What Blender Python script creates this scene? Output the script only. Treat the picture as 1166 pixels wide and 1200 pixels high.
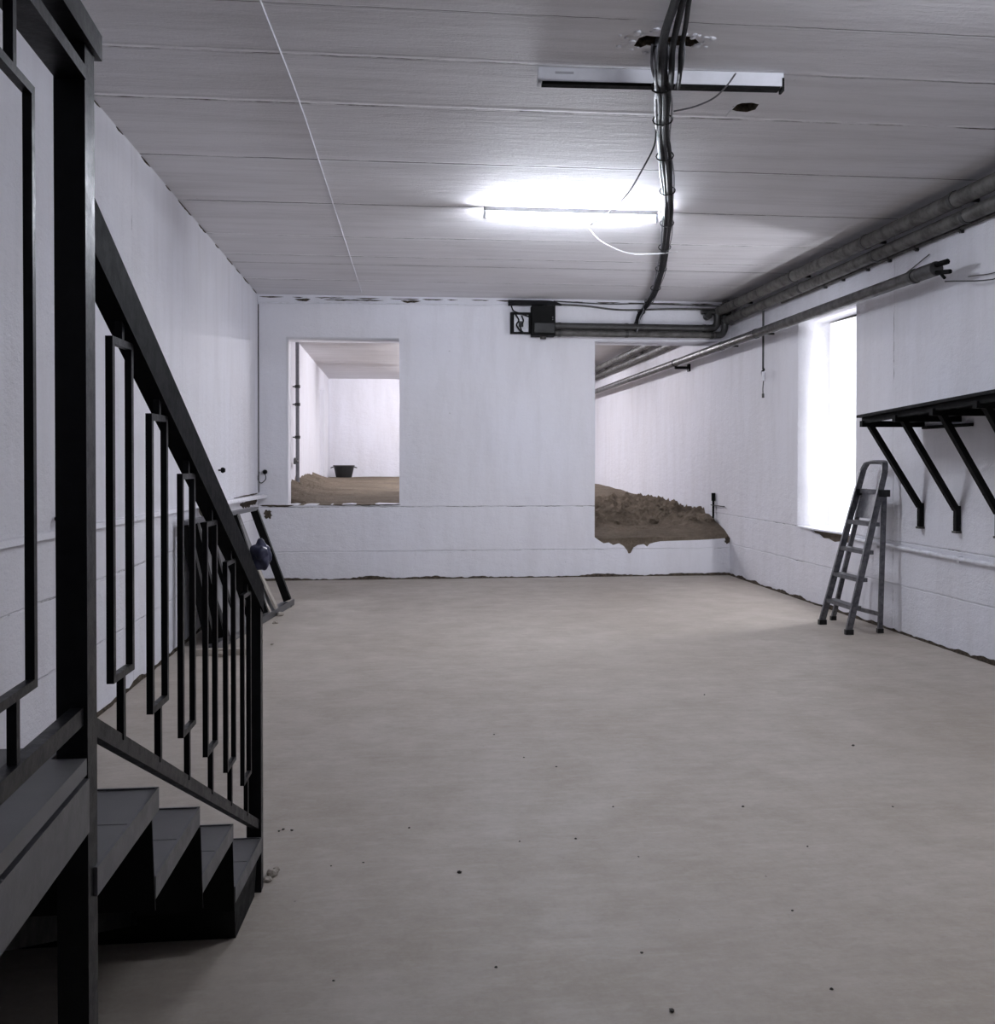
import bpy, bmesh, math, random
from mathutils import Vector, Matrix, noise
S = bpy.context.scene
for o in list(bpy.data.objects): bpy.data.objects.remove(o)
COL = S.collection
R = math.radians

# ---------------------------------------------------------------- camera
F, CX, CY, HC, YAW, PITCH = 1125.0, 583.0, 542.0, 1.5, R(5.84), R(0.6)
cd = bpy.data.cameras.new('camera'); cam = bpy.data.objects.new('camera', cd); COL.objects.link(cam)
cd.sensor_fit = 'HORIZONTAL'; cd.sensor_width = 36; cd.lens = 36*F/1166
cd.shift_x = 0; cd.shift_y = -(58 - F*math.tan(PITCH))/1166
cd.clip_start = 0.05
cam.location = (0, 0, HC); cam.rotation_euler = (R(90)-PITCH, 0, -YAW)
S.camera = cam
# ---------------------------------------------------------------- world, lights, exposure
w = bpy.data.worlds.new('world'); S.world = w; w.use_nodes = True
w.node_tree.nodes['Background'].inputs[0].default_value = (0.8, 0.85, 1, 1)
w.node_tree.nodes['Background'].inputs[1].default_value = 0.3
TUBE = 375.0          # lit tube in the hall
TUBE_B = 800.0        # lit tubes in the room behind
OVERHEAD_FILL = 250.0          # added fill tube overhead, out of view
RECESS_FILL = 200.0        # added unseen fill tube inside the window recess
PANE = 0.7           # daylight in the side window
S.view_settings.view_transform = 'Standard'; S.view_settings.look = 'None'
S.view_settings.gamma = 1; S.view_settings.use_curve_mapping = False
S.view_settings.exposure = 0.33

# ---------------------------------------------------------------- helpers
c_, s_ = math.cos(YAW), math.sin(YAW)
def at(u, v, X=None, Y=None, Z=None):
    """world point seen at photo pixel (u, v) on the plane X=, Y= or Z="""
    a, b = (u-CX)/F, (CY-v)/F
    d = Vector((a*c_+s_, c_-a*s_, b))
    if X is not None: t = X/d.x
    elif Y is not None: t = Y/d.y
    else: t = (Z-HC)/d.z
    return Vector((0, 0, HC)) + d*t

def nm(name): return name
def mat(name, col, rough=0.6, metal=0.0, nodes=None, spec=0.5):
    m = bpy.data.materials.new(name); m.use_nodes = True
    b = m.node_tree.nodes['Principled BSDF']
    b.inputs['Base Color'].default_value = (*col, 1); b.inputs['Roughness'].default_value = rough
    b.inputs['Metallic'].default_value = metal; b.inputs['Specular IOR Level'].default_value = spec
    if nodes: nodes(m.node_tree, b)
    return m
def N(t, kind, **kw):
    n = t.nodes.new(kind)
    for k, v in kw.items():
        if k in n.inputs: n.inputs[k].default_value = v
        else: setattr(n, k, v)
    return n
def mapped(t, scale=(1, 1, 1)):
    tc = N(t, 'ShaderNodeTexCoord'); mp = N(t, 'ShaderNodeMapping'); mp.inputs['Scale'].default_value = scale
    t.links.new(tc.outputs['Object'], mp.inputs[0]); return mp.outputs[0]
def noise_fac(t, vec, scale, lo, hi, detail=6, rough=0.6):
    n = N(t, 'ShaderNodeTexNoise'); n.inputs['Scale'].default_value = scale; n.inputs['Detail'].default_value = detail
    n.inputs['Roughness'].default_value = rough
    t.links.new(vec, n.inputs['Vector'])
    r = N(t, 'ShaderNodeMapRange'); r.inputs['From Min'].default_value = lo; r.inputs['From Max'].default_value = hi
    t.links.new(n.outputs['Fac'], r.inputs['Value']); return r.outputs[0]
def mix(t, fac, a, b):
    m = N(t, 'ShaderNodeMix', data_type='RGBA')
    if hasattr(fac, 'links') or not isinstance(fac, (int, float)): t.links.new(fac, m.inputs[0])
    else: m.inputs[0].default_value = fac
    for i, x in ((6, a), (7, b)):
        if isinstance(x, tuple): m.inputs[i].default_value = (*x, 1)
        else: t.links.new(x, m.inputs[i])
    return m.outputs[2]
def math_(t, op, a, b=None, cc=None):
    m = N(t, 'ShaderNodeMath', operation=op)
    for i, x in enumerate((a, b, cc)):
        if x is None: continue
        if isinstance(x, (int, float)): m.inputs[i].default_value = x
        else: t.links.new(x, m.inputs[i])
    return m.outputs[0]
def bump(t, b, hs, prev=None):
    for h, strength, dist in hs:
        n = N(t, 'ShaderNodeBump'); n.inputs['Strength'].default_value = strength; n.inputs['Distance'].default_value = dist
        t.links.new(h, n.inputs['Height'])
        if prev is not None: t.links.new(prev, n.inputs['Normal'])
        prev = n.outputs[0]
    t.links.new(prev, b.inputs['Normal'])
def line_mask(t, coord, pos, width, vec, wob=0.02, gaps=(0.4, 0.6), gscale=3.0):
    """1 on a wobbly, broken line at coord=pos"""
    n = N(t, 'ShaderNodeTexNoise'); n.inputs['Scale'].default_value = 9; n.inputs['Detail'].default_value = 4
    t.links.new(vec, n.inputs['Vector'])
    off = math_(t, 'MULTIPLY', math_(t, 'SUBTRACT', n.outputs['Fac'], 0.5), wob)
    d = math_(t, 'ABSOLUTE', math_(t, 'ADD', math_(t, 'SUBTRACT', coord, pos), off))
    m = N(t, 'ShaderNodeMapRange'); m.inputs['From Min'].default_value = width; m.inputs['From Max'].default_value = width*0.5
    t.links.new(d, m.inputs['Value'])
    g = noise_fac(t, vec, gscale, gaps[0], gaps[1], 5, 0.7)
    return math_(t, 'MULTIPLY', m.outputs[0], g)

def plaster(name, base, dirty, axis_lines=(), warm=(0.62, 0.58, 0.55), grain=(1, 1, 1.6), streak_sc=(3, 3, 0.5), streak_k=0.13, pits=0.8):
    def f(t, b):
        v = mapped(t)
        big = noise_fac(t, v, 0.55, 0.35, 0.7, 4)
        streak = noise_fac(t, mapped(t, streak_sc), 1.3, 0.45, 0.78, 8, 0.7)
        sp = noise_fac(t, v, 26, 0.66, 0.76, 8, 0.7)
        pitn = noise_fac(t, v, 9, 0.695, 0.735, 8, 0.75)
        fleck = noise_fac(t, v, 34, 0.66, 0.72, 6, 0.7)
        col = mix(t, math_(t, 'MULTIPLY', big, 0.25), base, warm)
        col = mix(t, math_(t, 'MULTIPLY', streak, streak_k*2), col, dirty)
        col = mix(t, math_(t, 'MULTIPLY', sp, 0.3), col, dirty)
        col = mix(t, math_(t, 'MULTIPLY', fleck, 0.5), col, (0.85, 0.85, 0.87))
        col = mix(t, math_(t, 'MULTIPLY', pitn, pits), col, (0.12, 0.10, 0.09))
        sep = N(t, 'ShaderNodeSeparateXYZ'); t.links.new(v, sep.inputs[0])
        hl = None
        for ax, pos, wd, dark, gaps in axis_lines:
            lm = line_mask(t, sep.outputs['XYZ'.index(ax)], pos, wd, v, gaps=gaps)
            col = mix(t, lm, col, (0.09, 0.08, 0.075) if dark else (0.88, 0.87, 0.89))
            lm2 = line_mask(t, sep.outputs['XYZ'.index(ax)], pos, wd*2.2, v, gaps=(0.2, 0.4))
            s = math_(t, 'MULTIPLY', lm2, -1.0 if dark else 1.0)
            hl = s if hl is None else math_(t, 'ADD', hl, s)
        t.links.new(col, b.inputs['Base Color'])
        fine = noise_fac(t, v, 60, 0.2, 0.8, 6); mid = noise_fac(t, mapped(t, grain), 7, 0.25, 0.75, 8, 0.7)
        hs = [(mid, 0.5, 0.016), (fine, 0.35, 0.005), (fleck, 0.3, 0.006)]
        if hl is not None: hs.append((hl, 0.7, 0.012))
        bump(t, b, hs)
    return mat(name, base, 0.75, 0, f, 0.3)

M = {}
WL = (0.735, 0.735, 0.79); DIRT = (0.42, 0.40, 0.40)
M['wall'] = plaster('white_painted_concrete', WL, DIRT, [('Z', 0.93, .004, True, (.45, .6)), ('Z', 0.36, .004, True, (.55, .68))])
M['wall_side'] = plaster('white_painted_side_wall', WL, DIRT, [('Z', 0.80, .004, True, (.5, .62)), ('Z', 0.42, .004, True, (.56, .66)), ('Y', 6.66, .004, True, (.5, .6)), ('Y', 8.15, .004, True, (.5, .62))])
CEIL = (0.76, 0.75, 0.775)
cl = []
for k, (y, dk, w_) in enumerate([(5.78, False, .018), (6.86, True, .008), (8.02, True, .009), (9.16, False, .018), (10.02, False, .016), (10.45, True, .009), (11.35, False, .018), (5.09, False, .010), (4.55, True, .003), (3.4, False, .01)]):
    cl.append(('Y', y, w_*(1 if dk else 1.3), dk, (.33, .5)))
    cl.append(('Y', y+0.022, w_*.7, not dk, (.44, .62)))
M['ceiling'] = plaster('painted_concrete_ceiling', CEIL, (0.36, 0.345, 0.34), cl, (0.52, 0.49, 0.48), (0.5, 2.6, 1), (0.5, 6, 1), 0.2, 0.7)
def board_marks(t, b):
    pass
def floor_nodes(t, b):
    v = mapped(t)
    a = noise_fac(t, v, 0.7, 0.3, 0.7, 6); bb = noise_fac(t, v, 3.2, 0.35, 0.7, 8, 0.65)
    c = noise_fac(t, v, 22, 0.45, 0.8, 8, 0.7); d = noise_fac(t, v, 60, 0.4, 0.75, 8)
    sp = noise_fac(t, v, 30, 0.745, 0.775, 4, 0.5)
    col = mix(t, a, (0.375, 0.325, 0.27), (0.46, 0.415, 0.365))
    col = mix(t, math_(t, 'MULTIPLY', bb, 0.5), col, (0.30, 0.258, 0.21))
    col = mix(t, math_(t, 'MULTIPLY', c, 0.35), col, (0.235, 0.205, 0.175))
    col = mix(t, math_(t, 'MULTIPLY', d, 0.3), col, (0.45, 0.42, 0.39))
    col = mix(t, math_(t, 'MULTIPLY', sp, 0.75), col, (0.05, 0.042, 0.035))
    stk = noise_fac(t, mapped(t, (1.3, 7, 1)), 2.2, 0.42, 0.72, 8, 0.75)
    col = mix(t, math_(t, 'MULTIPLY', stk, 0.35), col, (0.30, 0.26, 0.215))
    lt = noise_fac(t, mapped(t, (1.6, 5, 1)), 3.7, 0.5, 0.75, 8, 0.75)
    col = mix(t, math_(t, 'MULTIPLY', lt, 0.35), col, (0.56, 0.52, 0.475))
    t.links.new(col, b.inputs['Base Color'])
    r = N(t, 'ShaderNodeMapRange'); r.inputs['To Min'].default_value = 0.5; r.inputs['To Max'].default_value = 0.7
    t.links.new(bb, r.inputs['Value']); t.links.new(r.outputs[0], b.inputs['Roughness'])
    bump(t, b, [(bb, 0.10, 0.01), (c, 0.10, 0.004)])
M['floor'] = mat('bare_concrete_floor', (0.36, 0.33, 0.30), 0.5, 0, floor_nodes, 0.45)
def soil_nodes(t, b):
    v = mapped(t)
    a = noise_fac(t, v, 1.3, 0.35, 0.65, 8); c = noise_fac(t, v, 14, 0.35, 0.7, 8, 0.7)
    col = mix(t, a, (0.20, 0.16, 0.12), (0.30, 0.245, 0.185))
    col = mix(t, math_(t, 'MULTIPLY', c, 0.5), col, (0.09, 0.07, 0.053))
    t.links.new(col, b.inputs['Base Color']); bump(t, b, [(c, 0.9, 0.05)])
M['soil'] = mat('dry_soil', (0.35, 0.28, 0.2), 0.95, 0, soil_nodes, 0.1)
def grime_shade_nodes(t, b):
    v = mapped(t); a = noise_fac(t, v, 25, 0.35, 0.65, 8, 0.7)
    t.links.new(mix(t, a, (0.035, 0.028, 0.022), (0.13, 0.105, 0.08)), b.inputs['Base Color']); bump(t, b, [(a, 0.8, 0.02)])
M['grime_shade'] = mat('dark_joint_and_shade', (0.05, 0.04, 0.03), 0.95, 0, grime_shade_nodes, 0.1)  # crumbling joints; also a dark colour for shade in the ceiling holes
def worn(base, other, sc=14, k=0.6, ro=(0.35, 0.6), bs=0.15):
    def f(t, b):
        v = mapped(t); a = noise_fac(t, v, sc, 0.4, 0.7, 8, 0.65)
        t.links.new(mix(t, math_(t, 'MULTIPLY', a, k), base, other), b.inputs['Base Color'])
        r = N(t, 'ShaderNodeMapRange'); r.inputs['To Min'].default_value = ro[0]; r.inputs['To Max'].default_value = ro[1]
        t.links.new(a, r.inputs['Value']); t.links.new(r.outputs[0], b.inputs['Roughness'])
        bump(t, b, [(a, bs, 0.003)])
    return f
M['black'] = mat('black_satin_steel', (0.012, 0.012, 0.014), 0.38, 0, worn((0.004, 0.004, 0.005), (0.010, 0.010, 0.012), 30, 0.6, (0.34, 0.5)), 0.18)
M['tread'] = mat('dark_grey_tread_board', (0.09, 0.09, 0.09), 0.45, 0, worn((0.075, 0.074, 0.075), (0.18, 0.175, 0.18), 6, 0.7, (0.38, 0.6)), 0.5)
M['tread_edge'] = mat('dark_grey_steel_edge', (0.06, 0.06, 0.065), 0.4, 0, worn((0.045, 0.045, 0.05), (0.11, 0.108, 0.115), 18, 0.7, (0.3, 0.5)), 0.5)
M['rail'] = mat('black_rail_paint', (0.006, 0.006, 0.007), 0.45, 0, worn((0.004, 0.004, 0.005), (0.009, 0.009, 0.010), 30, 0.6, (0.6, 0.75)), 0.04)
M['flat_black'] = mat('black_flat_paint', (0.012, 0.012, 0.012), 0.7, 0, worn((0.003, 0.003, 0.003), (0.007, 0.007, 0.007), 20, .6, (.6, .8)), 0.12)
M['alu'] = mat('worn_dark_aluminium', (0.3, 0.3, 0.31), 0.45, 0.8, worn((0.09, 0.09, 0.10), (0.24, 0.24, 0.25), 25, 0.8, (0.35, 0.6)), 0.5)
M['rubber'] = mat('black_rubber', (0.02, 0.02, 0.02), 0.7, 0, worn((0.008, 0.008, 0.008), (0.02, 0.02, 0.02)), 0.3)
M['cable'] = mat('black_cable_sheath', (0.012, 0.012, 0.013), 0.5, 0, worn((0.010, 0.010, 0.011), (0.025, 0.025, 0.028), 40, 0.4, (.55, .75)), 0.12)
M['cable_grey'] = mat('grey_cable_sheath', (0.3, 0.3, 0.32), 0.45, 0, worn((0.22, 0.22, 0.24), (0.12, 0.12, 0.13), 30), 0.3)
M['white_wire'] = mat('white_wire', (0.72, 0.72, 0.74), 0.5, 0, worn((0.72, 0.72, 0.74), (0.5, 0.5, 0.5), 20), 0.4)
M['pipe'] = mat('grimy_grey_pipe', (0.2, 0.19, 0.18), 0.6, 0, worn((0.10, 0.096, 0.09), (0.02, 0.017, 0.015), 9, 0.9, (0.45, 0.7)), 0.4)
M['pipe_dark'] = mat('dark_grimy_pipe', (0.09, 0.085, 0.08), 0.5, 0, worn((0.035, 0.034, 0.034), (0.012, 0.011, 0.010), 10, 0.85, (0.35, 0.6)), 0.5)
M['pipe_mid'] = mat('grey_steel_pipe', (0.14, 0.135, 0.13), 0.45, 0.2, worn((0.065, 0.063, 0.06), (0.02, 0.018, 0.017), 12, 0.8, (0.35, 0.6)), 0.5)
M['wpipe'] = mat('white_painted_conduit', WL, 0.6, 0, worn(WL, (0.5, 0.49, 0.48), 15, 0.5), 0.4)
M['housing'] = mat('white_lamp_housing', (0.66, 0.66, 0.70), 0.5, 0, worn((0.64, 0.64, 0.69), (0.48, 0.48, 0.50), 8, 0.4), 0.4)
M['sticker'] = mat('grey_sticker', (0.35, 0.35, 0.38), 0.6)
M['panel'] = mat('grey_board', (0.3, 0.29, 0.29), 0.7, 0, worn((0.17, 0.165, 0.17), (0.11, 0.105, 0.10), 5), 0.3)
M['wood'] = mat('pale_dusty_timber', (0.45, 0.4, 0.34), 0.8, 0, worn((0.46, 0.42, 0.37), (0.25, 0.21, 0.17), 6), 0.2)
M['blue'] = mat('dark_blue_plastic_sack', (0.03, 0.035, 0.09), 0.45, 0, worn((0.012, 0.014, 0.04), (0.03, 0.03, 0.06), 8), 0.4)
M['rubble'] = mat('pale_mortar_rubble', (0.4, 0.36, 0.31), 0.9, 0, worn((0.42, 0.38, 0.33), (0.2, 0.17, 0.14), 25, 0.8, (0.8, 0.95), 0.6), 0.2)
M['dark_stone'] = mat('dark_stone_chip', (0.04, 0.035, 0.03), 0.9, 0, worn((0.03, 0.026, 0.022), (0.09, 0.08, 0.07), 60), 0.2)
M['tub'] = mat('black_rubber_tub', (0.012, 0.012, 0.013), 0.6, 0, worn((0.012, 0.012, 0.013), (0.03, 0.03, 0.03)), 0.4)
M['olive'] = mat('olive_sack_cloth', (0.16, 0.15, 0.10), 0.9, 0, worn((0.20, 0.19, 0.14), (0.11, 0.10, 0.07), 12), 0.2)
def emis(name, col, s):
    m = bpy.data.materials.new(name); m.use_nodes = True; b = m.node_tree.nodes['Principled BSDF']
    b.inputs['Base Color'].default_value = (0.8, 0.8, 0.8, 1); b.inputs['Emission Color'].default_value = (*col, 1); b.inputs['Emission Strength'].default_value = s
    return m
M['tube_on'] = emis('glowing_fluorescent_tube', (0.85, 0.895, 1.0), TUBE)
M['fill_tube_recess'] = emis('recess_fill_glow', (0.92, 0.93, 1.0), RECESS_FILL)
M['fill_tube_overhead'] = emis('overhead_fill_glow', (0.87, 0.91, 1.0), OVERHEAD_FILL)
M['tube_back'] = emis('glowing_back_room_tube', (0.95, 0.93, 1.0), TUBE_B)
M['pane'] = emis('frosted_daylit_pane', (0.95, 0.95, 1.0), PANE)

def newbm(): return bmesh.new()
def finish(o_name, bm, m, smooth=False, bev=0.0):
    if bev:
        bmesh.ops.bevel(bm, geom=[e for e in bm.edges if len(e.link_faces) == 2 and e.calc_face_angle(0) > 0.6], offset=bev, segments=2, affect='EDGES', profile=0.5)
    bmesh.ops.recalc_face_normals(bm, faces=bm.faces)
    me = bpy.data.meshes.new(o_name); bm.to_mesh(me); bm.free()
    for mm in (m if isinstance(m, (list, tuple)) else [m]): me.materials.append(mm)
    if smooth:
        me.polygons.foreach_set('use_smooth', [True]*len(me.polygons))
        try: me.set_sharp_from_angle(angle=R(40))
        except Exception: pass
    return me
def wloc(o):
    v = Vector(o.location)
    while o.parent: o = o.parent; v += Vector(o.location)
    return v
def part(name, bm, m, parent=None, smooth=False, bev=0.0, base=None, label=None):
    """one mesh object; bm is in room coordinates"""
    me = finish(name, bm, m, smooth, bev)
    o = bpy.data.objects.new(name, me); COL.objects.link(o)
    if parent is not None:
        o.parent = parent; off = wloc(parent)
    elif base is not None:
        off = Vector(base); o.location = off
    else: off = Vector((0, 0, 0))
    if parent is not None:
        # keep the part's own origin at its centre
        c = sum((v.co for v in me.vertices), Vector())/max(1, len(me.vertices))
        o.location = c - off; off = c
    me.transform(Matrix.Translation(-off))
    if label: o['label'] = label
    return o
def thing(name, label, cat, loc, group=None):
    o = bpy.data.objects.new(name, None); o.empty_display_size = .1; COL.objects.link(o); o.location = loc
    return tag(o, label, cat, group)
def tag(o, label, cat, group=None, kind=None):
    o['label'] = label; o['category'] = cat
    if group: o['group'] = group
    if kind: o['kind'] = kind
    return o
def single(name, bm, m, label, cat, base=None, group=None, kind=None, smooth=False, bev=0.0):
    if base is None:
        xs = [v.co for v in bm.verts]
        base = ((min(v.x for v in xs)+max(v.x for v in xs))/2, (min(v.y for v in xs)+max(v.y for v in xs))/2, min(v.z for v in xs))
    return tag(part(name, bm, m, None, smooth, bev, base), label, cat, group, kind)
def struct(name, bm, m, label=None, cat=None):
    o = part(name, bm, m); o['kind'] = 'structure'
    if label: o['label'] = label
    if cat: o['category'] = cat
    return o
def hexa(bm, p):
    """8 points: bottom 4 (ccw), top 4"""
    v = [bm.verts.new(q) for q in p]
    for f in ((0, 3, 2, 1), (4, 5, 6, 7), (0, 1, 5, 4), (1, 2, 6, 5), (2, 3, 7, 6), (3, 0, 4, 7)): bm.faces.new([v[i] for i in f])
def box(bm, a, b):
    x0, y0, z0 = a; x1, y1, z1 = b
    hexa(bm, [(x0, y0, z0), (x1, y0, z0), (x1, y1, z0), (x0, y1, z0), (x0, y0, z1), (x1, y0, z1), (x1, y1, z1), (x0, y1, z1)])
def bar(bm, a, b, w, h, up=Vector((0, 0, 1))):
    """rectangular bar a->b, w across, h along up"""
    a, b = Vector(a), Vector(b); d = (b-a).normalized(); sd = d.cross(up)
    if sd.length < 1e-4: sd = Vector((1, 0, 0))
    sd.normalize(); un = sd.cross(d).normalized()
    q = [-sd*w/2-un*h/2, sd*w/2-un*h/2, sd*w/2+un*h/2, -sd*w/2+un*h/2]
    hexa(bm, [a+x for x in q]+[b+x for x in q])
def smooth_pts(pts, n=6):
    pts = [Vector(p) for p in pts]; out = []
    P_ = [2*pts[0]-pts[1]] + pts + [2*pts[-1]-pts[-2]]
    for i in range(1, len(P_)-2):
        for k in range(n):
            t = k/n; a, b, c, d = P_[i-1:i+3]
            out.append(0.5*((2*b)+(c-a)*t+(2*a-5*b+4*c-d)*t*t+(3*b-a-3*c+d)*t**3))
    out.append(pts[-1]); return out
def tube(bm, pts, r, seg=8, curve=0, cap=True):
    if curve: pts = smooth_pts(pts, curve)
    pts = [Vector(p) for p in pts]; rings = []; prev = None
    for i, p in enumerate(pts):
        d = (pts[min(i+1, len(pts)-1)] - pts[max(i-1, 0)]).normalized()
        if prev is None: n = d.orthogonal().normalized()
        else:
            n = prev - d*prev.dot(d)
            n = n.normalized() if n.length > 1e-6 else d.orthogonal().normalized()
        prev = n; b = d.cross(n)
        rr = r[i] if isinstance(r, (list, tuple)) else r
        rings.append([bm.verts.new(p+(n*math.cos(2*math.pi*k/seg)+b*math.sin(2*math.pi*k/seg))*rr) for k in range(seg)])
    for A, B in zip(rings, rings[1:]):
        for k in range(seg): bm.faces.new((A[k], A[(k+1) % seg], B[(k+1) % seg], B[k]))
    if cap: bm.faces.new(rings[0]); bm.faces.new(rings[-1])
def rock(bm, c, r, seed=0, flat=0.6, sub=2, fine=.2):
    t = bmesh.new(); bmesh.ops.create_icosphere(t, subdivisions=sub, radius=1)
    for v in t.verts:
        k = 1+0.5*noise.noise(v.co*1.4+Vector((seed*3.1, seed, 0)))+fine*noise.noise(v.co*4+Vector((seed, 0, 5)))
        v.co = Vector((v.co.x*k*r, v.co.y*k*r, v.co.z*k*r*flat))+Vector(c)
    mp = {v: bm.verts.new(v.co) for v in t.verts}
    for f in t.faces: bm.faces.new([mp[v] for v in f.verts])
    t.free()
def extrude_poly(outline, holes, depth, place):
    """filled 2-D outline with holes, given thickness; place maps (a, b, t) to the room"""
    cu = bpy.data.curves.new('outline', 'CURVE'); cu.dimensions = '2D'; cu.fill_mode = 'BOTH'; cu.extrude = depth/2
    for poly in [outline]+holes:
        sp = cu.splines.new('POLY'); sp.points.add(len(poly)-1); sp.use_cyclic_u = True
        for p, q in zip(sp.points, poly): p.co = (q[0], q[1], 0, 1)
    ob = bpy.data.objects.new('outline', cu); me = bpy.data.meshes.new_from_object(ob)
    bm = bmesh.new(); bm.from_mesh(me)
    bmesh.ops.remove_doubles(bm, verts=bm.verts, dist=1e-5)
    for v in bm.verts: v.co = place(v.co.x, v.co.y, v.co.z+depth/2)
    bpy.data.objects.remove(ob); bpy.data.curves.remove(cu); bpy.data.meshes.remove(me)
    return bm
def jag(a, b, n, amp, rnd, drop=None):
    """jagged run of 2-D points from a to b (ends kept)"""
    out = []
    for i in range(n+1):
        t = i/n; x = a[0]+(b[0]-a[0])*t; y = a[1]+(b[1]-a[1])*t
        if 0 < i < n:
            L = math.hypot(b[0]-a[0], b[1]-a[1]); nx, ny = -(b[1]-a[1])/L, (b[0]-a[0])/L
            k = rnd.uniform(-amp, amp); x += nx*k+rnd.uniform(-.2, .2)*(b[0]-a[0])/n; y += ny*k+rnd.uniform(-.2, .2)*(b[1]-a[1])/n
        out.append((x, y))
    return out

# ================================================================ ROOM
XL, XR, YB, H = -1.78, 4.38, 12.40, 3.63
YN, YF = -3.2, 24.7
TB = 0.55
rnd = random.Random(4)
# floor
bm = newbm(); box(bm, (XL-.02, YN, -.2), (XR+.02, YB+.02, 0)); struct('floor', bm, M['floor'], 'bare grey-brown concrete floor of the hall', 'floor')
# ceiling: one slab with a ragged hole and an oval hole
h1 = []
for u, v in ((748, 47), (757, 44), (766, 45), (780, 46), (797, 44), (812, 46), (818, 52), (808, 57), (797, 55), (784, 57), (768, 57), (757, 55), (750, 58), (742, 56)):
    p = at(u, v, Z=H); h1.append((p.x, p.y))
h2 = []
for u, v in ((858, 126), (868, 122.5), (880, 122), (888, 124), (884, 130), (874, 133), (862, 132), (856, 130)):
    p = at(u, v, Z=H); h2.append((p.x, p.y))
bm = extrude_poly([(XL-.02, YN), (XR+.02, YN), (XR+.02, YF+.3), (XL-.02, YF+.3)], [h1, h2], .22, lambda a, b, t: Vector((a, b, H+t)))
for f in bm.faces:
    c = f.calc_center_median(); f.normal_update()
    if abs(f.normal.z) < .3 and 0 < c.x < 3 and 4 < c.y < 6.5: f.material_index = 1  # hole sides coloured dark to stand in for shade
struct('ceiling', bm, [M['ceiling'], M['grime_shade']], 'painted concrete ceiling with board marks and slab joints', 'ceiling')
bm = newbm(); hc = at(779, 51, Z=H)
for i in range(34):
    a_ = rnd.uniform(0, 6.28); k_ = rnd.uniform(1.0, 1.7)
    rock(bm, (hc.x+.16*k_*math.cos(a_), hc.y+.085*k_*math.sin(a_), H-.003), rnd.uniform(.008, .022), i, .4, 1)
struct('trim_15', bm, M['wpipe'], 'flaked plaster edge around the ragged ceiling hole', 'ceiling')
bm = newbm(); box(bm, (XL, 3.8, H+.22), (XR, 6.6, H+.3)); o = struct('trim_9', bm, M['grime_shade'], 'dark cap above the broken ceiling holes, coloured for the shade inside', 'ceiling')  # dark cap, the holes' inner shade put into its colour
# left wall, rear wall (behind the viewer), far wall
bm = newbm(); box(bm, (XL-.3, YN, 0), (XL, YF+.3, H)); struct('wall_left', bm, M['wall_side'], 'long white painted concrete wall behind the stairs', 'wall')
bm = newbm(); box(bm, (XL-.3, YN-.3, 0), (XR+.3, YN, H)); struct('wall_rear', bm, M['wall'], 'white wall behind the viewer', 'wall')
bm = newbm(); box(bm, (XL-.3, YF, 0), (XR+.3, YF+.3, H)); struct('wall_far', bm, M['wall'], 'white end wall of the room seen through the left opening', 'wall')
# back wall with two openings
OL, OR_, OB, OT = -1.43, 0.0, 0.955, 3.095
hole = jag((OL, OB), (OR_, OB), 16, .008, rnd)+[(OR_, 1.6), (OR_+.004, 2.3), (OR_, OT), (OL, OT)]
RB = 0.49
edge = [(XR, RB+.01)]
for u, v in ((850, 631), (838, 632), (822, 633), (805, 633.5), (790, 634), (775, 634.5), (768, 636), (762, 637.5), (759, 641), (755, 638), (748, 639), (743, 642), (740, 648), (737, 650), (735, 645), (731, 640), (726, 637), (719, 639), (714, 636), (708, 637), (703, 634)):
    p = at(u, v, Y=YB); edge.append((p.x, p.z))
edge.append((2.55, .52))
out = [(XL, 0), (XR, 0)]+edge+[(2.55, 1.0), (2.556, 1.7), (2.55, 3.11), (XR, 3.11), (XR, H), (XL, H)]
bm = extrude_poly(out, [hole], TB, lambda a, b, t: Vector((a, YB+t, b)))
struct('wall_back', bm, M['wall'], 'white painted end wall with two rough window openings', 'wall')
# right wall with deep window recess
WY0, WY1, WZ0, WZ1 = 8.86, 10.22, .80, 3.055
TR = .40
wh = [(WY1, WZ1), (WY0, WZ1), (WY0, WZ0)]+[(8.9, .74), (9.05, .705), (9.2, .71), (9.36, .69), (9.5, .715), (9.62, .71), (9.72, .745), (9.83, .75), (9.9, .79)]+[(WY1, WZ0)]
bm = extrude_poly([(YN, 0), (YF, 0), (YF, H), (YN, H)], [wh], TR, lambda a, b, t: Vector((XR+t, a, b)))
struct('wall_right', bm, M['wall_side'], 'long white painted wall with a bright deep window recess', 'wall')
# window in the recess: pale frosted pane with a warped top edge
bm = newbm(); px = XR+TR-.03
hexa(bm, [(px, WY0-.05, WZ0-.02), (px+.02, WY0-.05, WZ0-.02), (px+.02, WY1+.02, WZ0-.02), (px, WY1+.02, WZ0-.02),
          (px, WY0-.05, WZ1-.045), (px+.02, WY0-.05, WZ1-.045), (px+.02, WY1+.02, WZ1-.012), (px, WY1+.02, WZ1-.012)])
struct('window_1', bm, M['pane'], 'frosted daylit pane filling the recess in the right wall', 'window')
bm = newbm(); box(bm, (px+.03, WY0-.4, WZ0-.3), (px+.1, WY1+.4, WZ1+.3)); struct('trim_8', bm, M['grime_shade'], 'dark backing behind the frosted pane', 'wall')
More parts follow.
